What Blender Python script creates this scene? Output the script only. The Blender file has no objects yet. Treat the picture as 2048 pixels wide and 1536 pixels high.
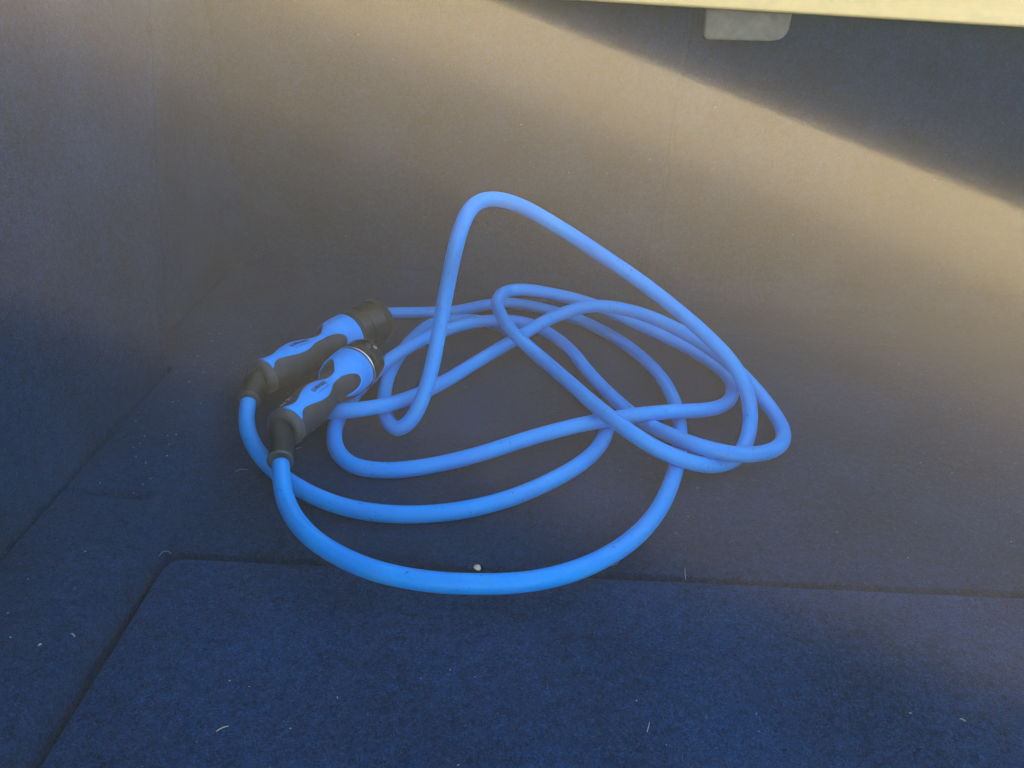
import bpy, bmesh, math, random
import numpy as np
from mathutils import Vector, Matrix, noise as mnoise

random.seed(7)
rng = np.random.default_rng(11)
scene = bpy.context.scene
COL = scene.collection
R = math.radians

# ------------------------------------------------------------------ camera
H = 0.448                       # eye height over the carpet, metres
PITCH, ROLL = R(28.0), R(2.7)
FPX = 1539.0                    # focal length in pixels of the 2048 px wide photograph
_s, _c = math.sin(PITCH), math.cos(PITCH)
FWD = Vector((0, _c, -_s))
_r0, _u0 = Vector((1, 0, 0)), Vector((0, _s, _c))
RIGHT = _r0 * math.cos(ROLL) + _u0 * math.sin(ROLL)
UP = _u0 * math.cos(ROLL) - _r0 * math.sin(ROLL)
EYE = Vector((0, 0, H))
cam_d = bpy.data.cameras.new("camera")
cam_d.sensor_width = 36.0
cam_d.lens = FPX / 2048 * 36.0
cam_d.clip_start, cam_d.clip_end = 0.01, 100.0
cam = bpy.data.objects.new("camera", cam_d)
COL.objects.link(cam)
m3 = Matrix((RIGHT, UP, -FWD)).transposed()
cam.matrix_world = Matrix.Translation(EYE) @ m3.to_4x4()
scene.camera = cam

# ------------------------------------------------------------------ light
# sun set along the lens flare band: from the left, a little downwards
SA = R(21.5)
SUN_D = (RIGHT * math.cos(SA) - UP * math.sin(SA)).normalized()     # travel direction
SUN_E = (UP * math.cos(SA) + RIGHT * math.sin(SA)).normalized()     # across the beam
to_sun = -SUN_D
sun_el = math.asin(to_sun.z)
sun_az = math.atan2(to_sun.x, to_sun.y)
SKY_STRENGTH, SUN_STRENGTH, EXPOSURE = 0.05, 5.0, 4.0
FLARE_HAZE_DENSITY, FLARE_HAZE_COLOR = 0.066, (1.0, 0.87, 0.60)

world = bpy.data.worlds.new("World")
scene.world = world
world.use_nodes = True
nt = world.node_tree
nt.nodes.clear()
sky = nt.nodes.new("ShaderNodeTexSky")
sky.sky_type = 'NISHITA'
sky.sun_disc = False
sky.sun_elevation = sun_el
sky.sun_rotation = sun_az
sky.altitude = 100
bg = nt.nodes.new("ShaderNodeBackground")
bg.inputs[1].default_value = SKY_STRENGTH
wo = nt.nodes.new("ShaderNodeOutputWorld")
nt.links.new(sky.outputs[0], bg.inputs[0])
nt.links.new(bg.outputs[0], wo.inputs[0])

sun_l = bpy.data.lights.new("sun", 'SUN')
sun_l.energy = SUN_STRENGTH
sun_l.angle = R(0.4)
sun_l.color = (1.0, 0.86, 0.62)
sun = bpy.data.objects.new("sun", sun_l)
COL.objects.link(sun)
sun.rotation_euler = SUN_D.to_track_quat('-Z', 'Y').to_euler()
sun.location = (-2, 0.4, 2)

vs = scene.view_settings
vs.view_transform = 'Standard'
vs.look = 'None'
vs.exposure = EXPOSURE
vs.gamma = 1.0
vs.use_curve_mapping = False
scene.cycles.volume_bounces = 1
scene.cycles.max_bounces = 6

# ------------------------------------------------------------------ helpers
def ray(px, py):
    return (FWD + RIGHT * ((px - 1024) / FPX) - UP * ((py - 768) / FPX))

def at_z(px, py, z=0.0):
    d = ray(px, py)
    return EYE + d * ((z - H) / d.z)

def at_plane(px, py, co, no):
    d = ray(px, py)
    t = (Vector(co) - EYE).dot(Vector(no)) / d.dot(Vector(no))
    return EYE + d * t

def link(o, parent=None):
    COL.objects.link(o)
    if parent is not None:
        o.parent = parent
    return o

def mesh_obj(name, verts, faces, mat, parent=None, smooth=True):
    me = bpy.data.meshes.new(name)
    me.from_pydata([tuple(v) for v in verts], [], faces)
    me.validate()
    bm = bmesh.new(); bm.from_mesh(me)
    bmesh.ops.recalc_face_normals(bm, faces=bm.faces)
    bm.to_mesh(me); bm.free()
    if smooth:
        me.polygons.foreach_set("use_smooth", [True] * len(me.polygons))
    if mat:
        me.materials.append(mat)
    return link(bpy.data.objects.new(name, me), parent)

def bm_obj(name, bm, mat, parent=None, smooth=True):
    bmesh.ops.recalc_face_normals(bm, faces=bm.faces)
    me = bpy.data.meshes.new(name)
    bm.to_mesh(me); bm.free()
    if smooth:
        me.polygons.foreach_set("use_smooth", [True] * len(me.polygons))
    me.materials.append(mat)
    return link(bpy.data.objects.new(name, me), parent)

def tag(o, label=None, cat=None, group=None, kind=None):
    if label: o["label"] = label
    if cat: o["category"] = cat
    if group: o["group"] = group
    if kind: o["kind"] = kind
    return o

def empty(name, loc):
    o = bpy.data.objects.new(name, None)
    o.empty_display_size = 0.02
    o.location = loc
    return link(o)

def grid(nu, nv, fn):
    vs_, fs = [], []
    for i in range(nu):
        for j in range(nv):
            vs_.append(fn(i / (nu - 1), j / (nv - 1)))
    for i in range(nu - 1):
        for j in range(nv - 1):
            a = i * nv + j
            fs.append((a, a + nv, a + nv + 1, a + 1))
    return vs_, fs

def tube(path, radii, n=16, caps=True):
    """tube along a list of points with parallel-transported frames"""
    P = [Vector(p) for p in path]
    m = len(P)
    if not hasattr(radii, "__len__"):
        radii = [radii] * m
    T = [(P[min(i + 1, m - 1)] - P[max(i - 1, 0)]).normalized() for i in range(m)]
    ref = Vector((0, 0, 1)) if abs(T[0].z) < 0.9 else Vector((1, 0, 0))
    N = (ref - T[0] * ref.dot(T[0])).normalized()
    V, F = [], []
    for i in range(m):
        N = (N - T[i] * N.dot(T[i])).normalized()
        B = T[i].cross(N)
        for k in range(n):
            a = 2 * math.pi * k / n
            V.append(P[i] + (N * math.cos(a) + B * math.sin(a)) * radii[i])
    for i in range(m - 1):
        for k in range(n):
            a, b = i * n + k, i * n + (k + 1) % n
            F.append((a, b, b + n, a + n))
    if caps:
        F.append(tuple(reversed(range(n))))
        F.append(tuple(range((m - 1) * n, m * n)))
    return V, F

def catmull(pts, step):
    pts = [np.array(p, float) for p in pts]
    pts = [2 * pts[0] - pts[1]] + pts + [2 * pts[-1] - pts[-2]]
    out = []
    for i in range(1, len(pts) - 2):
        p0, p1, p2, p3 = pts[i - 1:i + 3]
        t0 = 0.0
        t1 = t0 + max(np.linalg.norm(p1 - p0), 1e-6) ** .5
        t2 = t1 + max(np.linalg.norm(p2 - p1), 1e-6) ** .5
        t3 = t2 + max(np.linalg.norm(p3 - p2), 1e-6) ** .5
        n = max(3, int(np.linalg.norm(p2 - p1) / step))
        for t in np.linspace(t1, t2, n, endpoint=False):
            A1 = (t1 - t) / (t1 - t0) * p0 + (t - t0) / (t1 - t0) * p1
            A2 = (t2 - t) / (t2 - t1) * p1 + (t - t1) / (t2 - t1) * p2
            A3 = (t3 - t) / (t3 - t2) * p2 + (t - t2) / (t3 - t2) * p3
            B1 = (t2 - t) / (t2 - t0) * A1 + (t - t0) / (t2 - t0) * A2
            B2 = (t3 - t) / (t3 - t1) * A2 + (t - t1) / (t3 - t1) * A3
            out.append((t2 - t) / (t2 - t1) * B1 + (t - t1) / (t2 - t1) * B2)
    out.append(pts[-2])
    return np.array(out)

def resample(P, step):
    d = np.r_[0, np.cumsum(np.linalg.norm(np.diff(P, axis=0), axis=1))]
    n = int(d[-1] / step)
    q = np.linspace(0, d[-1], n)
    return np.stack([np.interp(q, d, P[:, k]) for k in range(3)], 1)

def smooth_path(P, it):
    P = P.copy()
    for _ in range(it):
        P[1:-1] = 0.25 * P[:-2] + 0.5 * P[1:-1] + 0.25 * P[2:]
    return P

# ------------------------------------------------------------------ materials
def new_mat(name):
    m = bpy.data.materials.new(name)
    m.use_nodes = True
    n = m.node_tree
    b = n.nodes["Principled BSDF"]
    return m, n, b

def nd(n, kind, **kw):
    x = n.nodes.new(kind)
    for k, v in kw.items():
        setattr(x, k, v)
    return x

def ramp(n, fac, stops):
    r = n.nodes.new("ShaderNodeValToRGB")
    while len(r.color_ramp.elements) < len(stops):
        r.color_ramp.elements.new(0.5)
    for e, (p, c) in zip(r.color_ramp.elements, stops):
        e.position = p
        e.color = (*c, 1) if len(c) == 3 else c
    n.links.new(fac, r.inputs[0])
    return r

def carpet_mat(name, dark, light, bump=0.8):
    m, n, b = new_mat(name)
    tc = nd(n, "ShaderNodeTexCoord")
    f1 = nd(n, "ShaderNodeTexNoise"); f1.inputs["Scale"].default_value = 430; f1.inputs["Detail"].default_value = 6
    f1.inputs["Roughness"].default_value = 0.75; f1.inputs["Distortion"].default_value = 1.6
    f2 = nd(n, "ShaderNodeTexNoise"); f2.inputs["Scale"].default_value = 9; f2.inputs["Detail"].default_value = 5
    f3 = nd(n, "ShaderNodeTexNoise"); f3.inputs["Scale"].default_value = 110; f3.inputs["Detail"].default_value = 4
    for f in (f1, f2, f3):
        n.links.new(tc.outputs["Object"], f.inputs["Vector"])
    mix = nd(n, "ShaderNodeMath", operation='MULTIPLY_ADD')
    n.links.new(f2.outputs[0], mix.inputs[0]); mix.inputs[1].default_value = 0.18
    n.links.new(f1.outputs[0], mix.inputs[2])
    mix2 = nd(n, "ShaderNodeMath", operation='MULTIPLY_ADD')
    n.links.new(f3.outputs[0], mix2.inputs[0]); mix2.inputs[1].default_value = 0.15
    n.links.new(mix.outputs[0], mix2.inputs[2])
    cr = ramp(n, mix2.outputs[0], [(0.54, tuple(c * 0.40 for c in dark)), (0.665, tuple((a + b) * 0.5 for a, b in zip(dark, light))), (0.82, tuple(c * 1.9 for c in light))])
    n.links.new(cr.outputs[0], b.inputs["Base Color"])
    b.inputs["Roughness"].default_value = 0.95
    b.inputs["Specular IOR Level"].default_value = 0.05
    b.inputs["Sheen Weight"].default_value = 0.06
    b.inputs["Sheen Roughness"].default_value = 0.5
    b.inputs["Sheen Tint"].default_value = (0.20, 0.42, 0.9, 1)
    bp = nd(n, "ShaderNodeBump"); bp.inputs["Strength"].default_value = bump; bp.inputs["Distance"].default_value = 0.002
    n.links.new(mix2.outputs[0], bp.inputs["Height"])
    n.links.new(bp.outputs[0], b.inputs["Normal"])
    return m

M_CARPET = carpet_mat("navy_carpet", (0.0030, 0.0138, 0.042), (0.008, 0.031, 0.086))
M_PANEL = carpet_mat("navy_panel_felt", (0.0030, 0.0155, 0.050), (0.008, 0.038, 0.110), 0.8)

def plastic_mat(name, col, rough, spec=0.4, fine=900, var=0.25):
    m, n, b = new_mat(name)
    tc = nd(n, "ShaderNodeTexCoord")
    f = nd(n, "ShaderNodeTexNoise"); f.inputs["Scale"].default_value = 70; f.inputs["Detail"].default_value = 6
    n.links.new(tc.outputs["Object"], f.inputs["Vector"])
    d = tuple(c * (1 - var) for c in col); l = tuple(min(1, c * (1 + var)) for c in col)
    cr = ramp(n, f.outputs[0], [(0.3, d), (0.7, l)])
    n.links.new(cr.outputs[0], b.inputs["Base Color"])
    b.inputs["Roughness"].default_value = rough
    b.inputs["Specular IOR Level"].default_value = spec
    g = nd(n, "ShaderNodeTexNoise"); g.inputs["Scale"].default_value = fine; g.inputs["Detail"].default_value = 2
    n.links.new(tc.outputs["Object"], g.inputs["Vector"])
    bp = nd(n, "ShaderNodeBump"); bp.inputs["Strength"].default_value = 0.15; bp.inputs["Distance"].default_value = 0.0004
    n.links.new(g.outputs[0], bp.inputs["Height"]); n.links.new(bp.outputs[0], b.inputs["Normal"])
    return m

def cord_mat():
    m, n, b = new_mat("blue_cable_sheath")
    tc = nd(n, "ShaderNodeTexCoord")
    big = nd(n, "ShaderNodeTexNoise"); big.inputs["Scale"].default_value = 16; big.inputs["Detail"].default_value = 5
    sp = nd(n, "ShaderNodeTexNoise"); sp.inputs["Scale"].default_value = 260; sp.inputs["Detail"].default_value = 3
    gate = nd(n, "ShaderNodeTexNoise"); gate.inputs["Scale"].default_value = 24; gate.inputs["Detail"].default_value = 2
    for f in (big, sp, gate):
        n.links.new(tc.outputs["Object"], f.inputs["Vector"])
    base = ramp(n, big.outputs[0], [(0.35, CORD_A), (0.7, CORD_B)])
    spk = ramp(n, sp.outputs[0], [(0.64, (0, 0, 0)), (0.70, (1, 1, 1))])
    gt = ramp(n, gate.outputs[0], [(0.48, (0, 0, 0)), (0.56, (1, 1, 1))])
    mul = nd(n, "ShaderNodeMath", operation='MULTIPLY')
    n.links.new(spk.outputs[0], mul.inputs[0]); n.links.new(gt.outputs[0], mul.inputs[1])
    mul2 = nd(n, "ShaderNodeMath", operation='MULTIPLY'); mul2.inputs[1].default_value = 0.75
    n.links.new(mul.outputs[0], mul2.inputs[0])
    mx = nd(n, "ShaderNodeMix", data_type='RGBA')
    n.links.new(mul2.outputs[0], mx.inputs["Factor"])
    n.links.new(base.outputs[0], mx.inputs["A"]); mx.inputs["B"].default_value = (0.01, 0.03, 0.08, 1)
    # dusty rubbed streaks
    dust = nd(n, "ShaderNodeTexNoise"); dust.inputs["Scale"].default_value = 45; dust.inputs["Detail"].default_value = 8
    n.links.new(tc.outputs["Object"], dust.inputs["Vector"])
    dr = ramp(n, dust.outputs[0], [(0.56, (0, 0, 0)), (0.76, (0.40, 0.40, 0.40))])
    mx2 = nd(n, "ShaderNodeMix", data_type='RGBA')
    n.links.new(dr.outputs[0], mx2.inputs["Factor"])
    n.links.new(mx.outputs["Result"], mx2.inputs["A"]); mx2.inputs["B"].default_value = (0.05, 0.26, 0.58, 1)
    n.links.new(mx2.outputs["Result"], b.inputs["Base Color"])
    b.inputs["Roughness"].default_value = 0.42
    b.inputs["Specular IOR Level"].default_value = 0.28
    bp = nd(n, "ShaderNodeBump"); bp.inputs["Strength"].default_value = 0.15; bp.inputs["Distance"].default_value = 0.0004
    n.links.new(sp.outputs[0], bp.inputs["Height"]); n.links.new(bp.outputs[0], b.inputs["Normal"])
    return m

CORD_A, CORD_B = (0.001, 0.25, 0.76), (0.002, 0.31, 0.82)
M_CORD = cord_mat()
M_INLAY = plastic_mat("blue_soft_plastic", (0.004, 0.30, 0.90), 0.5, 0.3, var=0.08)
M_SHELL = plastic_mat("charcoal_rubber", (0.028, 0.031, 0.041), 0.55, 0.4)
M_SHELL2 = plastic_mat("black_rubber", (0.012, 0.013, 0.015), 0.5, 0.4)
M_BLOCKER = plastic_mat('black_blocker', (0.02, 0.02, 0.022), 0.9, 0.1)  # dark sheet for the added sun blockers
M_CAP = plastic_mat("black_cap_plastic", (0.012, 0.013, 0.016), 0.32, 0.5)
M_COLLAR = plastic_mat("grey_collar_rubber", (0.055, 0.058, 0.068), 0.45, 0.4)
M_PRINT = plastic_mat("black_print", (0.012, 0.015, 0.03), 0.6, 0.2)
M_WHITE = plastic_mat("white_print", (0.65, 0.65, 0.65), 0.6, 0.2)
M_LINT = plastic_mat("pale_lint", (0.30, 0.31, 0.33), 0.9, 0.1)
M_FIBRE = plastic_mat("navy_fibre", (0.06, 0.12, 0.23), 0.9, 0.1)
M_STRAW = plastic_mat("dry_straw", (0.42, 0.38, 0.30), 0.9, 0.1)
M_STONE = plastic_mat("pale_stone", (0.55, 0.47, 0.36), 0.9, 0.2, 400, 0.4)
M_FLAP = plastic_mat("taupe_plastic", (0.19, 0.15, 0.11), 0.5, 0.4)
m_, n_, b_ = new_mat("silver_metal")
b_.inputs["Base Color"].default_value = (0.75, 0.75, 0.78, 1); b_.inputs["Metallic"].default_value = 1.0; b_.inputs["Roughness"].default_value = 0.3
M_SILVER = m_
M_PAINT = plastic_mat("cream_car_paint", (0.85, 0.55, 0.19), 0.3, 0.5, 300, 0.04)
M_PAINT.node_tree.nodes["Principled BSDF"].inputs["Coat Weight"].default_value = 0.6

# ------------------------------------------------------------------ boot interior
WALL_X, BACK_Y = -0.402, 1.15
RECESS = 0.046                                   # the left wall steps back behind its seam
LEDGE_X = -0.288
SEAM_Y = at_z(1000, 1138).y
P_TOP = 0.001                                    # top of the loose floor panel

def lump(x, y, sc=6, amp=1.0):
    return amp * mnoise.noise(Vector((x * sc, y * sc, 0.37)))

def sstep(a, b, x):
    t = min(1, max(0, (x - a) / (b - a)))
    return t * t * (3 - 2 * t)

# floor of the boot, dipping into the joint by the panel and by the ledge
def floor_fn(u, v):
    x = LEDGE_X - 0.03 + u * (0.92 - LEDGE_X)
    y = SEAM_Y - 0.012 + (BACK_Y - SEAM_Y + 0.012) * v ** 1.5
    z = lump(x, y, 7, 0.0012)
    z -= 0.016 * (1 - sstep(SEAM_Y - 0.003, SEAM_Y + 0.006, y))
    z -= 0.004 * math.exp(-((y - SEAM_Y) / 0.012) ** 2)
    if 0.12 < x < 0.62:
        yc = 1.02 + 0.004 * math.sin(x * 9)
        z -= 0.003 * math.exp(-((y - yc) / 0.004) ** 2) * sstep(0.12, 0.16, x) * (1 - sstep(0.5, 0.62, x))
    z += 0.045 * sstep(BACK_Y - 0.05, BACK_Y + 0.01, y) ** 2
    return (x, y, z)
o = mesh_obj("boot_floor", *grid(140, 220, floor_fn), M_CARPET)
tag(o, "dark navy carpet floor of the boot under the blue cable", kind="structure")

# loose panel in front, rounded on its edges
def panel_fn(u, v):
    x0, x1 = LEDGE_X + 0.0015, 0.92
    x = x0 + (x1 - x0) * u ** 1.6
    y1 = SEAM_Y - 0.0025
    y = y1 - (y1 + 0.35) * (v ** 1.6)
    ex, ey = x - x0, y1 - y
    r = 0.006
    z = P_TOP + lump(x, y, 5, 0.0012) + lump(x + 3, y, 22, 0.0003)
    cr = 0.019                                  # rounded corner
    if ex < cr and ey < cr:
        dd = cr - math.hypot(cr - ex, cr - ey)
        e = dd
    else:
        e = min(ex, ey)
    if e < r:
        k = max(e, 0) / r
        z -= 0.020 * (1 - math.sqrt(max(0, 1 - (1 - k) ** 2)))
    if e < 0:
        z -= 0.02
    return (x, y, z)
o = mesh_obj("floor_panel", *grid(150, 150, panel_fn), M_PANEL)
tag(o, "loose felt covered floor panel in front of the cable", kind="structure")

SEAM_A = at_plane(335, 740, (WALL_X, 0, 0), (1, 0, 0))
SEAM_B = at_plane(296, 10, (WALL_X - 0.03, 0, 0), (1, 0, 0))

# raised ledge along the left wall
def ledge_prof(y):
    front = 1 - sstep(SEAM_Y + 0.02, SEAM_Y + 0.09, y)
    top = 0.027 - 0.002 * front
    far = sstep(1.06, 1.15, y)
    return front, top, far
def ledge_fn(u, v):
    y = -0.35 + (BACK_Y + 0.03 + 0.35) * u
    front, top, far = ledge_prof(y)
    x_in = WALL_X - RECESS - 0.01
    x_out = LEDGE_X - 0.002 * front - 0.012 * (1 - front)
    w = 0.020 * front + 0.034 * (1 - front)
    x = x_in + (x_out - x_in) * v
    e = x_out - x
    low = -0.014 * front - 0.004 * (1 - front)
    z = top + lump(x, y, 9, 0.0015)
    # soft crease across the ledge
    yc = 0.552 - 0.35 * (x + 0.355) ** 2 - 0.10 * (x + 0.355)
    if -0.40 < x < -0.31:
        z -= 0.006 * math.exp(-((y - yc) / 0.0035) ** 2) * sstep(-0.40, -0.385, x) * (1 - sstep(-0.33, -0.31, x))
        z += 0.0025 * (1 - sstep(yc - 0.03, yc, y)) * sstep(-0.40, -0.385, x) * (1 - sstep(-0.33, -0.31, x))
    xw = WALL_X - RECESS * sstep(SEAM_A.y - 0.002, SEAM_A.y + 0.012, y)
    z -= 0.010 * math.exp(-((x - xw - 0.001) / 0.004) ** 2)
    if e < w:
        k = e / w
        if front > 0.5:
            kk = math.sqrt(max(0, 1 - (1 - k) ** 2))
        else:
            kk = 0.5 * math.sqrt(max(0, 1 - (1 - k) ** 2)) + 0.5 * sstep(0, 1, k)
        z = low + (z - low) * kk
    return (x, y, z)
o = mesh_obj("side_ledge", *grid(620, 130, ledge_fn), M_CARPET)
tag(o, "low rounded carpet ledge along the left wall", kind="structure")

# left wall, leaning out a little
WALL_TOP = 0.47
def wall_x(z):
    return WALL_X - 0.03 * max(z, 0) / 0.45
def left_fn(u, v):
    y = -0.35 + (BACK_Y + 0.35 - 0.004) * u
    z = -0.02 + (WALL_TOP + 0.02) * v
    x = wall_x(z)
    x += lump(y, z, 6, 0.0025)
    ys = SEAM_A.y + (SEAM_B.y - SEAM_A.y) * (z - SEAM_A.z) / (SEAM_B.z - SEAM_A.z)
    x += 0.003 * math.exp(-((y - ys + 0.006) / 0.006) ** 2)
    x -= RECESS * sstep(ys - 0.002, ys + 0.012, y)
    # rounded corner to the back wall
    cy = BACK_Y - 0.07
    if y > cy:
        k = (y - cy) / 0.07
        x += 0.055 * (1 - math.sqrt(max(0, 1 - k * k)))
    return (x, y, z)
o = mesh_obj("left_wall", *grid(600, 60, left_fn), M_CARPET)
tag(o, "navy carpet lined left wall of the boot", kind="structure")

# back wall
def back_y(z):
    return BACK_Y + 0.02 * z
GR_A = at_plane(1286, 640, (0, BACK_Y, 0), (0, 1, 0))
GR_B = at_plane(1352, 240, (0, BACK_Y, 0), (0, 1, 0))
def back_fn(u, v):
    x = WALL_X - RECESS - 0.02 + (0.92 - WALL_X + RECESS + 0.02) * u
    z = -0.02 + 0.49 * v
    y = back_y(z) + lump(x, z, 5, 0.004) + lump(x + 9, z, 15, 0.0012)
    xg = GR_A.x + (GR_B.x - GR_A.x) * (z - GR_A.z) / (GR_B.z - GR_A.z)
    y += 0.0035 * math.exp(-((x - xg) / 0.003) ** 2) + 0.003 * sstep(-0.004, 0.004, x - xg)
    y -= 0.010 * (1 - sstep(0.0, 0.06, z))
    return (x, y, z)
o = mesh_obj("back_wall", *grid(520, 90, back_fn), M_CARPET)
tag(o, "navy carpet lined back wall of the boot", kind="structure")

# right wall, outside the photograph
def right_fn(u, v):
    y = -0.35 + (BACK_Y + 0.37) * u
    z = -0.02 + 0.46 * v
    return (0.90 + 0.03 * v + lump(y, z, 6, 0.003), y, z)
o = mesh_obj("right_wall", *grid(60, 30, right_fn), M_CARPET)
tag(o, "navy carpet lined right wall of the boot", kind="structure")

# ------------------------------------------------------------------ car body: cream rim over the back wall; then added sun blockers
RIM_Y = BACK_Y - 0.025
rl = at_plane(1600, 27, (0, RIM_Y, 0), (0, 1, 0))
RIM_Z = rl.z
body = empty("car_body", (0.3, RIM_Y, RIM_Z))
tag(body, "cream painted car body rim over the dark back wall", "car body")
inv = Matrix.Translation(-Vector(body.location))

prof = [(0.06, 0.046), (0.040, 0.043), (0.028, 0.037), (0.021, 0.030), (0.017, 0.023), (0.012, 0.016), (0.006, 0.010), (0.0015, 0.005), (0.0, 0.0025), (0.001, 0.0), (0.006, -0.001), (0.03, 0.0), (0.06, 0.002)]
def rim_fn(u, v):
    x = -0.62 + 1.7 * u
    t = v * (len(prof) - 1)
    i = min(int(t), len(prof) - 2); f = t - i
    y = prof[i][0] * (1 - f) + prof[i + 1][0] * f
    z = prof[i][1] * (1 - f) + prof[i + 1][1] * f
    return Vector((x, RIM_Y + y, RIM_Z + z - 0.012 * (x - rl.x))) - body.location
rim = mesh_obj("rim", *grid(60, 49, rim_fn), M_PAINT, body)

def plate(name, poly_wn, mat, thick=0.004):
    """added unseen sheet over the left wall, blocks the sun; outline given across the sunlight"""
    bm = bmesh.new()
    ring = []
    for w, nn in poly_wn:
        p = EYE + FWD * w + SUN_E * nn
        t = (p.x + 0.50) / SUN_D.x
        ring.append(p - SUN_D * t - Vector(body.location))
    vs_ = [bm.verts.new(p) for p in ring]
    f = bm.faces.new(vs_)
    ext = bmesh.ops.extrude_face_region(bm, geom=[f])
    for g in ext["geom"]:
        if isinstance(g, bmesh.types.BMVert):
            g.co.x -= thick
    return bm_obj(name, bm, mat, body, smooth=False)

# gap between two added unseen blockers, cuts the beam into the flare band
GAP_UP = [(-0.12, 0.012), (0.0, 0.0075), (1.00, 0.452)]
GAP_LOW = [(0.92, 0.370), (0.76, 0.276), (0.56, 0.185), (0.35, 0.080), (0.13, 0.008), (0.105, -0.007), (0.088, -0.0110), (0.05, -0.0080), (0.0, -0.001), (-0.12, 0.004)]
plate("upper_sun_blocker", [(-0.5, 0.012), *GAP_UP, (1.25, 0.49), (1.25, 0.80), (-0.5, 0.80)], M_BLOCKER)
plate("lower_sun_blocker", [(-0.5, 0.0115), (-0.12, 0.0115), *reversed(GAP_LOW), (0.9995, 0.4515), (1.25, 0.4895), (1.25, 0.02), (0.8, -0.06), (0.4, -0.14), (0.05, -0.25), (-0.5, -0.45)], M_BLOCKER)

# cover flap on the back wall under the rim
def flap():
    co = (0, BACK_Y - 0.012, 0); no = (0, 1, 0)
    px = [(1413, 15), (1409, 74), (1413, 79), (1545, 82), (1564, 78), (1577, 64), (1587, 22)]
    pts = [at_plane(a, b, co, no) for a, b in px]
    # a little larger upwards so that it runs under the rim
    pts[0].z += 0.006; pts[-1].z += 0.006
    bm = bmesh.new()
    vs_ = [bm.verts.new(p) for p in pts]
    f = bm.faces.new(vs_)
    ext = bmesh.ops.extrude_face_region(bm, geom=[f])
    for g in ext["geom"]:
        if isinstance(g, bmesh.types.BMVert):
            g.co.y += 0.03
    bmesh.ops.bevel(bm, geom=[e for e in bm.edges if e.calc_length() > 0.002], offset=0.0018, segments=2, affect='EDGES')
    o = bm_obj("cover_flap", bm, M_FLAP, None, smooth=False)
    tag(o, "small taupe plastic cover flap under the cream rim", "cover")
flap()

# ------------------------------------------------------------------ charging cable
K = 1.18e-3
CR = 0.00825
CORD = [  # photograph position and height of the centre line (7 = lying on the carpet)
 (561,928,32),(563,958,29),(568,990,26),(592,1042,25),(645,1092,24),(742,1139,24),(850,1162,24),(950,1168,24),(1060,1163,23),(1160,1138,21),
 (1250,1090,16),(1310,1030,10),(1343,965,7),(1358,905,7),(1359,850,7),(1346,797,7),(1313,744,7),(1246,686,7),
 (1180,649,8),(1130,630,9),(1080,616,10),(1012,606,10),(972,610,10),(908,623,9),(860,625,8),(800,626,8),(770,627,8),
 (738,645,8),(710,682,8),(690,715,8),(665,747,8),(640,778,8),(626,806,9),(645,822,11),(690,822,22),(735,817,24),(800,803,22),(880,768,19),
 (950,726,18),(1040,672,28),(1100,637,44),(1160,616,56),(1205,612,60),(1290,630,58),(1400,684,48),(1480,746,34),
 (1540,815,14),(1567,865,9),(1556,895,13),(1515,908,19),(1470,909,23),(1400,893,24),(1330,866,18),(1270,833,8),(1215,785,8),(1177,745,9),
 (1140,700,10),(1100,668,11),(1060,648,15),(1010,641,20),(950,645,22),(870,668,22),(785,715,22),(730,765,15),(690,815,7.5),
 (669,860,7),(676,905,7),(710,933,7),(780,941,7),(870,930,8),(960,908,10),(1060,876,14),(1150,852,19),(1215,839,22),(1290,828,24),
 (1350,823,24),(1410,820,20),(1450,809,13),(1465,782,8),(1450,748,8),(1400,710,12),(1330,673,22),(1250,636,34),(1200,614,40),
 (1150,598,46),(1100,587,50),(1050,579,54),(1013,582,55),(994,600,53),(1004,634,48),(1032,671,45),
 (1080,714,36),(1135,762,35),
 (1185,806,36),(1228,840,38),(1290,884,32),(1335,908,24),(1385,926,16),(1430,931,9),(1468,920,7),(1490,890,7),(1500,850,11),
 (1500,810,26),(1487,765,46),(1460,720,60),(1425,683,72),(1390,650,82),(1300,577,114),(1200,508,146),(1100,444,176),(1030,407,192),(978,397,197),
 (945,412,194),(926,445,184),(912,490,166),(897,560,132),(882,640,96),(867,720,64),(848,790,38),(825,838,18),(797,862,8),
 (775,842,7),(768,800,7),(776,755,7),(797,714,7),(830,673,7),(870,645,7),(910,640,7),(948,640,7),(985,647,7),(1030,672,7),
 (1080,718,7),(1136,765,7),(1184,806,7),(1213,840,7),(1210,872,7),(1175,917,7),(1100,963,7),(1000,1003,7),(900,1024,7),(800,1029,7),
 (700,1017,8),(620,988,9),(560,950,11),(515,903,14),(494,855,19),(494,820,24),(497,804,27)]
pts = [at_z(x, y, z * K) for x, y, z in CORD]
P = catmull(pts, 0.004)
P = resample(P, 0.0035)
P = smooth_path(P, 10)
over = np.array([P_TOP if (p[1] < SEAM_Y - 0.004 and p[0] > LEDGE_X) else 0.0 for p in P])
P[:, 2] = np.maximum(P[:, 2], over + CR * 0.97)
P = smooth_path(P, 3)

cable = empty("charging_cable", at_z(1000, 820))
tag(cable, "bright blue electric car charging cable in loose coils with two black and blue plugs", "charging cable")
OFF = Vector(cable.location)
cord_o = mesh_obj("cord", *tube([Vector(p) - OFF for p in P], CR, 22), M_CORD, cable)

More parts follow.
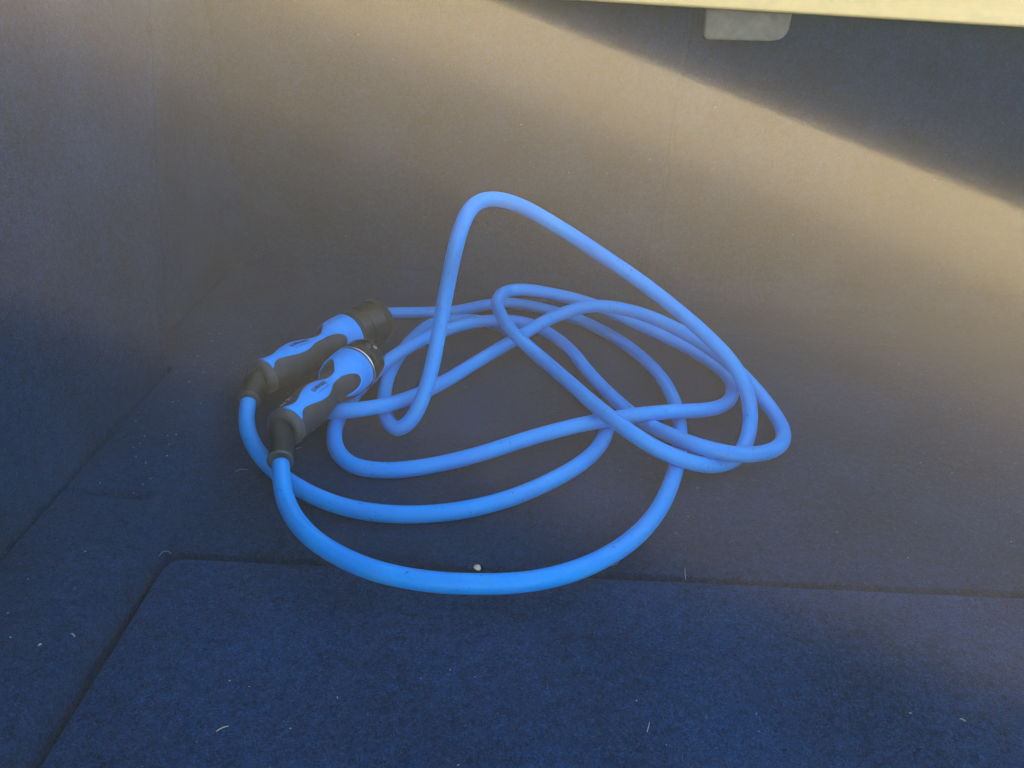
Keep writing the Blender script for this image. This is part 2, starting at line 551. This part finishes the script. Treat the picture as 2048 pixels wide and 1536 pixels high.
# plug profile: distance along the axis from the tail collar -> radius
PROF = [(0.000, 0.0130), (0.0003, 0.0165), (0.0022, 0.0188), (0.005, 0.0194), (0.0085, 0.0197), (0.012, 0.0196), (0.022, 0.0204), (0.038, 0.0222),
        (0.055, 0.0222), (0.070, 0.0196), (0.082, 0.0172), (0.092, 0.0166), (0.098, 0.0184), (0.104, 0.0222), (0.110, 0.0246),
        (0.117, 0.0259), (0.127, 0.0266), (0.1395, 0.0270)]
_px = np.array([p[0] for p in PROF]); _pr = np.array([p[1] for p in PROF])
_fs = np.linspace(0, 0.1395, 400)
_fr = np.interp(_fs, _px, _pr)
for _ in range(30):
    _fr[8:-1] = 0.25 * _fr[7:-2] + 0.5 * _fr[8:-1] + 0.25 * _fr[9:]
def prad(s):
    return float(np.interp(s, _fs, _fr))
def psurf(s, th, off=0.0):
    r = prad(s) + off
    # flanks of the grip are pressed in a little
    sq = 1 - 0.05 * math.exp(-((s - 0.05) / 0.03) ** 2) * abs(math.sin(th)) ** 2
    return Vector((s, -r * math.sin(th) * sq, r * math.cos(th)))

def lathe(prof, n=48, closed=True):
    V, F = [], []
    for s, r in prof:
        for k in range(n):
            a = 2 * math.pi * k / n
            V.append(Vector((s, r * math.sin(a), r * math.cos(a))))
    m = len(prof)
    for i in range(m - 1):
        for k in range(n):
            a, b = i * n + k, i * n + (k + 1) % n
            F.append((a, b, b + n, a + n))
    if closed:
        F.append(tuple(range(n))); F.append(tuple(range((m - 1) * n, m * n)))
    return V, F

def skirted(nu, nv, fn_top, fn_bot):
    V, F = grid(nu, nv, fn_top)
    Vb, _ = grid(nu, nv, fn_bot)
    edge = [i * nv for i in range(nu)] + [(nu - 1) * nv + j for j in range(1, nv)] + \
           [i * nv + nv - 1 for i in range(nu - 2, -1, -1)] + [j for j in range(nv - 2, 0, -1)]
    base = len(V)
    V = V + [Vb[e] for e in edge]
    m = len(edge)
    for k in range(m):
        F.append((edge[k], edge[(k + 1) % m], base + (k + 1) % m, base + k))
    return V, F

W_S = np.array([0.0075, 0.0095, 0.013, 0.018, 0.026, 0.036, 0.048, 0.058, 0.068, 0.078, 0.088, 0.096, 0.104])
W_T = np.array([0.62, 0.56, 0.40, 0.28, 0.31, 0.45, 0.57, 0.58, 0.47, 0.30, 0.235, 0.25, 0.40])
B_T = np.array([0.0, 0.28, 0.45, 0.65, 0.88, 1.12, 1.34, 1.55, 1.75])
B_S = np.array([0.096, 0.0980, 0.1045, 0.1115, 0.1145, 0.1130, 0.1070, 0.1000, 0.0960])
def smooth_interp(x, xs, ys):
    """monotone-ish cubic (Catmull-Rom on uneven knots)"""
    i = int(np.clip(np.searchsorted(xs, x) - 1, 0, len(xs) - 2))
    h = xs[i + 1] - xs[i]
    t = (x - xs[i]) / h
    d = np.gradient(ys, xs)
    h00, h10 = 2*t**3 - 3*t**2 + 1, t**3 - 2*t**2 + t
    h01, h11 = -2*t**3 + 3*t**2, t**3 - t**2
    return h00*ys[i] + h10*h*d[i] + h01*ys[i+1] + h11*h*d[i+1]

def text_mesh(body_text, size, bold=0.0):
    cu = bpy.data.curves.new("lettering", 'FONT')
    cu.body = body_text
    cu.size = size
    cu.offset = bold
    cu.align_x = 'LEFT'; cu.align_y = 'CENTER'
    cu.resolution_u = 3
    ob = bpy.data.objects.new("lettering", cu)
    COL.objects.link(ob)
    dg = bpy.context.evaluated_depsgraph_get()
    me = bpy.data.meshes.new_from_object(ob.evaluated_get(dg))
    V = [v.co.copy() for v in me.vertices]
    F = [tuple(p.vertices) for p in me.polygons]
    bpy.data.objects.remove(ob); bpy.data.curves.remove(cu); bpy.data.meshes.remove(me)
    return V, F

def make_plug(p0, p1, roll, tail_pts, near, label):
    p0, p1 = Vector(p0), Vector(p1)
    X = (p1 - p0).normalized()
    Z = (Vector((0, 0, 1)) - X * X.z).normalized()
    Y = Z.cross(X)
    mat = Matrix((X, Y, Z)).transposed().to_4x4()
    mat = Matrix.Translation(p0 - OFF) @ mat @ Matrix.Rotation(roll, 4, 'X')
    L = (p1 - p0).length
    # handle shell
    ss = np.r_[np.linspace(0, 0.012, 22), np.linspace(0.0135, 0.1395, 90)]
    V, F = [], []
    n = 56
    for s in ss:
        for k in range(n):
            V.append(psurf(s, 2 * math.pi * k / n))
    for i in range(len(ss) - 1):
        for k in range(n):
            a, b = i * n + k, i * n + (k + 1) % n
            F.append((a, b, b + n, a + n))
    F.append(tuple(range(n))); F.append(tuple(range((len(ss) - 1) * n, len(ss) * n)))
    plug = mesh_obj("plug", V, F, M_SHELL, cable)
    plug.matrix_local = mat
    plug["label"] = label
    # tail collar: rolled rim
    V, F = lathe([(-0.0012, 0.0135), (-0.002, 0.0160), (-0.0008, 0.0185), (0.0016, 0.0198), (0.0042, 0.0202), (0.0070, 0.0199), (0.0082, 0.0190)], 56)
    mesh_obj("tail_collar", V, F, M_COLLAR, plug)
    # blue inlay: strip on the back of the grip and band round the head
    def strip(o):
        def f(u, v):
            s = 0.0075 + (0.104 - 0.0075) * u
            w = smooth_interp(s, W_S, W_T)
            return psurf(s, (2 * v - 1) * w, o)
        return f
    def band(o):
        def f(u, v):
            th = (2 * u - 1) * 1.75
            sb = smooth_interp(abs(th), B_T, B_S)
            se = 0.1385 - 0.0 * abs(th)
            if abs(th) > 1.45:                     # tip
                k = (abs(th) - 1.45) / 0.3
                se = 0.1385 * (1 - k ** 1.5) + (sb + 0.003) * k ** 1.5
            return psurf(sb + (se - sb) * v, th, o)
        return f
    V, F = skirted(120, 17, strip(0.0006), strip(-0.0004))
    V2, F2 = skirted(140, 17, band(0.0009), band(-0.0004))
    b0 = len(V)
    mesh_obj("blue_inlay", V + V2, F + [tuple(i + b0 for i in f) for f in F2], M_INLAY, plug)
    # print on the inlay
    def wrap(V, s0, th0, off=0.0010):
        out = []
        for v in V:
            s = s0 + v.x
            r = prad(s)
            out.append(psurf(s, th0 - v.y / r, off))
        return out
    V, F = text_mesh("MENNEKES", 0.0058, 0.00022)
    xs = [v.x for v in V]; sc = 0.0215 / (max(xs) - min(xs))
    V = [Vector((v.x * sc, v.y, 0)) for v in V]
    mesh_obj("lettering", wrap(V, 0.0505, -0.06), F, M_PRINT, plug, smooth=False)
    # emblem: dark square with a plug-like notch
    V, F = [], []
    def quad(x0, y0, x1, y1):
        b = len(V); V.extend([Vector((x0, y0, 0)), Vector((x1, y0, 0)), Vector((x1, y1, 0)), Vector((x0, y1, 0))]); F.append((b, b + 1, b + 2, b + 3))
    quad(0, -.0023, .0044, -.0015); quad(0, .0015, .0044, .0023); quad(0, -.0015, .0009, .0015); quad(.0035, -.0015, .0044, .0015)
    quad(.0016, -.0008, .0029, .0008)
    mesh_obj("emblem", wrap(V, 0.0450, -0.06), F, M_PRINT, plug, smooth=False)
    V, F = text_mesh("IP 44  200/346-240/415 V", 0.0026, 0.0)
    xs = [v.x for v in V]; sc = 0.026 / (max(xs) - min(xs))
    V = [Vector((v.x * sc, v.y, 0)) for v in V]
    mesh_obj("small_print", wrap(V, 0.0470, 0.19), F, M_PRINT, plug, smooth=False)
    # rings and protective cap
    mesh_obj("gasket", *lathe([(0.1395, 0.0262), (0.1398, 0.0276), (0.1412, 0.0277), (0.1420, 0.0265)], 64), M_SHELL2, plug)
    if near:
        mesh_obj("lock_ring", *lathe([(0.1420, 0.0255), (0.1424, 0.0274), (0.1436, 0.0276), (0.1442, 0.0258)], 64), M_SILVER, plug)
        cp = [(0.1442, 0.0250), (0.1450, 0.0262), (0.152, 0.0264), (0.1525, 0.0258), (0.154, 0.0258), (0.1545, 0.0265), (L - 0.006, 0.0262), (L - 0.002, 0.0252), (L, 0.0225), (L - 0.0005, 0.014), (L - 0.0015, 0.004)]
    else:
        mesh_obj("lock_ring", *lathe([(0.1420, 0.0255), (0.1424, 0.0270), (0.1432, 0.0271), (0.1438, 0.0258)], 64), M_COLLAR, plug)
        cp = [(0.1442, 0.0250), (0.1450, 0.0272), (0.160, 0.0275), (0.1605, 0.0286), (0.1625, 0.0288), (0.1635, 0.0278), (L - 0.012, 0.0280), (L - 0.0115, 0.0290), (L - 0.004, 0.0291), (L - 0.001, 0.0280), (L, 0.0250), (L - 0.0008, 0.012), (L - 0.001, 0.004)]
    V, F = lathe(cp, 64)
    cap = mesh_obj("protective_cap", V, F, M_CAP, plug)
    cap.data.polygons.foreach_set("use_smooth", [True] * len(cap.data.polygons))
    cap.data.set_sharp_from_angle(angle=R(40))
    # latch tab on top of the cap and its recess
    def box(x0, x1, y0, y1, z0, z1):
        bm = bmesh.new()
        bmesh.ops.create_cube(bm, size=1)
        for v in bm.verts:
            v.co = Vector((x0 + (v.co.x + .5) * (x1 - x0), y0 + (v.co.y + .5) * (y1 - y0), z0 + (v.co.z + .5) * (z1 - z0)))
        bmesh.ops.bevel(bm, geom=list(bm.edges), offset=0.0006, segments=2, affect='EDGES')
        return bm
    if near:
        bm_obj("cap_tab", box(0.156, L - 0.004, -0.0055, 0.0045, 0.0235, 0.0277), M_CAP, plug)
        bm_obj("worn_edge", box(L - 0.0085, L - 0.0072, -0.0105, -0.0045, 0.0238, 0.0262), M_WHITE, plug)
    else:
        # round moulded mark and hinge web
        V, F = tube([Vector((0.1525 + 0.0032 * math.cos(a), -0.005 + 0.0032 * math.sin(a), 0.0277)) for a in np.linspace(0, 2 * math.pi, 25)], 0.0004, 6, False)
        mesh_obj("moulded_mark", V, F, M_COLLAR, plug)
        bm_obj("cap_web", box(0.150, L - 0.002, -0.0275, -0.0235, -0.006, -0.003), M_CAP, plug)
    # strain relief, bending from the collar down to the cord
    inv_m = (Matrix.Translation(OFF) @ mat).inverted()
    tp = [inv_m @ Vector(t) for t in tail_pts]
    path = catmull([Vector((0.004, 0, 0)), Vector((-0.006, 0, -0.0003)), *tp], 0.002)
    q = np.linspace(0, 1, len(path))
    rad = [0.0128 - 0.0012 * k for k in q]
    mesh_obj("strain_relief", *tube([Vector(p) for p in path], rad, 26), M_SHELL2, plug)
    # small flange where the cord comes out
    a, b = Vector(path[-2]), Vector(path[-1])
    d = (b - a).normalized()
    mesh_obj("cord_gland", *tube([b - d * 0.0016, b - d * 0.0012, b - d * 0.0002, b + d * 0.0006, b + d * 0.0008], [0.0112, 0.0121, 0.0124, 0.0119, 0.0092], 30), M_COLLAR, plug)
    if near:
        # worn white marking on the flank of the grip
        V, F = [], []
        for (s, h_) in ((0.0135, .0016), (0.0158, .0026), (0.0180, .0012), (0.0215, .0030), (0.0240, .0018), (0.0262, .0024)):
            b_ = len(V)
            for (ds, dt) in ((0, -1.5 * h_), (0.0010, -1.5 * h_), (0.0017, 1.5 * h_), (0.0007, 1.5 * h_)):
                V.append(psurf(s + ds, -0.88 + dt / 0.019, 0.0004))
            F.append((b_, b_ + 1, b_ + 2, b_ + 3))
        mesh_obj("white_marking", V, F, M_WHITE, plug, smooth=False)
    return plug

def tail(px_list):
    return [at_z(x, y, z * K) for x, y, z in px_list]

make_plug(at_z(568, 858, 0.040), at_z(732, 716, 0.040), R(22), tail([(564, 893, 33), (561, 922, 32)]), True,
          "nearer plug with a silver ring behind its black cap")
make_plug(at_z(521, 757, 0.040), at_z(757, 640, 0.044), R(10), tail([(507, 782, 30), (498, 800, 28)]), False,
          "farther plug with a longer all black cap")

# ------------------------------------------------------------------ crumbs, straw and lint
def surf_z(x, y):
    if x < LEDGE_X:
        return None
    return P_TOP if y < SEAM_Y - 0.01 else 0.0

bm = bmesh.new()
bmesh.ops.create_icosphere(bm, subdivisions=3, radius=0.0026)
for v in bm.verts:
    k = 1 + 0.35 * mnoise.noise(v.co * 500) + 0.15 * mnoise.noise(v.co * 1400)
    v.co = Vector((v.co.x * 1.2 * k, v.co.y * k, v.co.z * 0.8 * k))
peb = bm_obj("pebble", bm, M_STONE)
peb.location = at_z(955, 1135, 0.002)
tag(peb, "small pale pebble on the carpet beside the front arc of the cable", "pebble")

def strand(name, px, mat, r, label, cat, z=None, bow=0.0008):
    r *= 0.65
    P_ = []
    for i, (a, b) in enumerate(px):
        zz = z if z is not None else 0.0
        p = at_z(a, b, zz + r)
        if z is None:
            zz = surf_z(p.x, p.y)
            p = at_z(a, b, (zz if zz is not None else 0.024) + r * 1.2)
        P_.append(p)
    path = catmull(P_, 0.0008)
    n = len(path)
    base = Vector(path[n // 2])
    for i in range(n):
        path[i][2] += bow * math.sin(math.pi * i / (n - 1))
    rr = [r * (0.5 + 0.5 * math.sin(math.pi * (0.1 + 0.8 * i / (n - 1)))) for i in range(n)]
    o = mesh_obj(name, *tube([Vector(p) - base for p in path], rr, 6), mat)
    o.location = base
    tag(o, label, cat)
    return o
strand("straw", [(432, 1463), (445, 1457), (457, 1452)], M_STRAW, 0.0006, "short bent straw on the panel near the bottom left", "straw")
strand("straw", [(1294, 1464), (1297, 1454), (1299, 1444)], M_STRAW, 0.0005, "short upright straw on the panel at the bottom right", "straw")
strand("hair", [(1371, 1160), (1370, 1147), (1370, 1136)], M_LINT, 0.0004, "pale hair standing across the panel joint right of the cable", "hair")
strand("straw", [(264, 1070), (271, 1068), (277, 1065)], M_STRAW, 0.0006, "tiny yellowish straw on the left ledge", "straw", 0.022)
strand("straw", [(1920, 1437), (1926, 1441), (1931, 1443)], M_STRAW, 0.0006, "tiny straw on the panel at the right edge", "straw")
strand("hair", [(1222, 1132), (1234, 1128), (1240, 1118), (1241, 1112)], M_LINT, 0.0004, "curled brown hair close under the front arc of the cable", "hair")
strand("hair", [(470, 944), (482, 940), (496, 940)], M_LINT, 0.0003, "thin pale hair left of the crossing cables", "hair", 0.002)
strand("hair", [(590, 898), (597, 897), (603, 895)], M_STRAW, 0.0004, "thin yellow hair right of the nearer plug's tail", "hair", 0.001)
strand("hair", [(318, 1112), (326, 1105), (336, 1104), (343, 1108)], M_LINT, 0.0003, "curled hair at the corner of the floor panel", "hair", 0.008)
strand("lint_flake", [(77, 1292), (80, 1290), (83, 1289)], M_LINT, 0.0010, "bright white lint flake on the left ledge", "lint", 0.026)
strand("lint_flake", [(142, 1267), (146, 1270), (150, 1273)], M_LINT, 0.0008, "pale fluffy lint flake on the ledge by the panel joint", "lint", 0.026)

# countless specks and loose fibres of the felt
def specks():
    V, F = [], []
    def oct_(p, r, sx):
        b = len(V)
        a = random.uniform(0, math.pi)
        dx, dy = Vector((math.cos(a), math.sin(a), 0)), Vector((-math.sin(a), math.cos(a), 0))
        for d in (dx * sx, -dx * sx, dy, -dy, Vector((0, 0, .6)), Vector((0, 0, -.6))):
            V.append(p + d * r)
        for (i, j) in ((0, 2), (2, 1), (1, 3), (3, 0)):
            F.append((b + i, b + j, b + 4)); F.append((b + j, b + i, b + 5))
    for _ in range(300):
        x = random.uniform(LEDGE_X + 0.02, 0.8); y = random.uniform(0.15, 1.0)
        oct_(Vector((x, y, surf_z(x, y) + 0.0006)), random.choice((0.0002, 0.0002, 0.0003, 0.0003, 0.0004, 0.0006)), random.uniform(1, 2.2))
    for _ in range(90):
        x = random.uniform(-0.39, -0.32); y = random.uniform(0.2, 0.95)
        oct_(Vector((x, y, 0.0275)), random.choice((0.0003, 0.0005, 0.0007)), random.uniform(1, 2))
    for _ in range(60):
        x = random.uniform(-0.3, 0.8); z = random.uniform(0.05, 0.38)
        oct_(Vector((x, back_y(z) - 0.003, z)), random.choice((0.0004, 0.0005, 0.0008)), random.uniform(1, 1.6))
    o = mesh_obj("lint_specks", V, F, M_LINT, smooth=False)
    tag(o, "pale specks of lint scattered over the navy carpet", kind="stuff")
specks()

def fibres():
    V, F = [], []
    for _ in range(9000):
        x = random.uniform(LEDGE_X + 0.01, 0.55); y = 0.14 + 0.6 * random.random() ** 1.3
        if x < LEDGE_X: continue
        z = surf_z(x, y) + 0.0008
        a = random.uniform(0, 2 * math.pi); da = random.uniform(-0.7, 0.7)
        ln = random.uniform(0.0005, 0.0012)
        p = Vector((x, y, z)); w = random.uniform(0.00004, 0.00010)
        b = len(V)
        for k in range(5):
            t = Vector((math.cos(a), math.sin(a), 0)); nrm = Vector((-t.y, t.x, 0)) * w
            lift = Vector((0, 0, 0.0006 * math.sin(math.pi * k / 4)))
            V.append(p + nrm + lift); V.append(p - nrm + lift); V.append(p + lift + Vector((0, 0, 1.5 * w)))
            if k:
                q = b + 3 * (k - 1)
                for i in range(3):
                    j = (i + 1) % 3
                    F.append((q + i, q + j, q + 3 + j, q + 3 + i))
            p = p + t * ln; a += da
    o = mesh_obj("loose_fibres", V, F, M_FIBRE)
    tag(o, "loose curly fibres on the felt panel and floor", kind="stuff")
fibres()

# ------------------------------------------------------------------ volume added to imitate the lens flare veil
def flare_haze():
    bm = bmesh.new()
    bmesh.ops.create_cube(bm, size=1)
    lo, hi = Vector((-0.70, -0.62, -1.05)), Vector((1.15, 1.60, 1.30))
    for v in bm.verts:
        v.co = Vector((lo[i] + (v.co[i] + 0.5) * (hi[i] - lo[i]) for i in range(3)))
    m = bpy.data.materials.new("pale_flare_veil")
    m.use_nodes = True
    n = m.node_tree
    n.nodes.clear()
    out = n.nodes.new("ShaderNodeOutputMaterial")
    pv = n.nodes.new("ShaderNodeVolumePrincipled")
    pv.inputs["Color"].default_value = (*FLARE_HAZE_COLOR, 1)
    pv.inputs["Density"].default_value = FLARE_HAZE_DENSITY
    pv.inputs["Anisotropy"].default_value = 0.0
    n.links.new(pv.outputs[0], out.inputs["Volume"])
    o = bm_obj("flare_haze", bm, m, None, smooth=False)
    tag(o, "thin sunlit veil added to imitate lens flare", kind="stuff")
flare_haze()
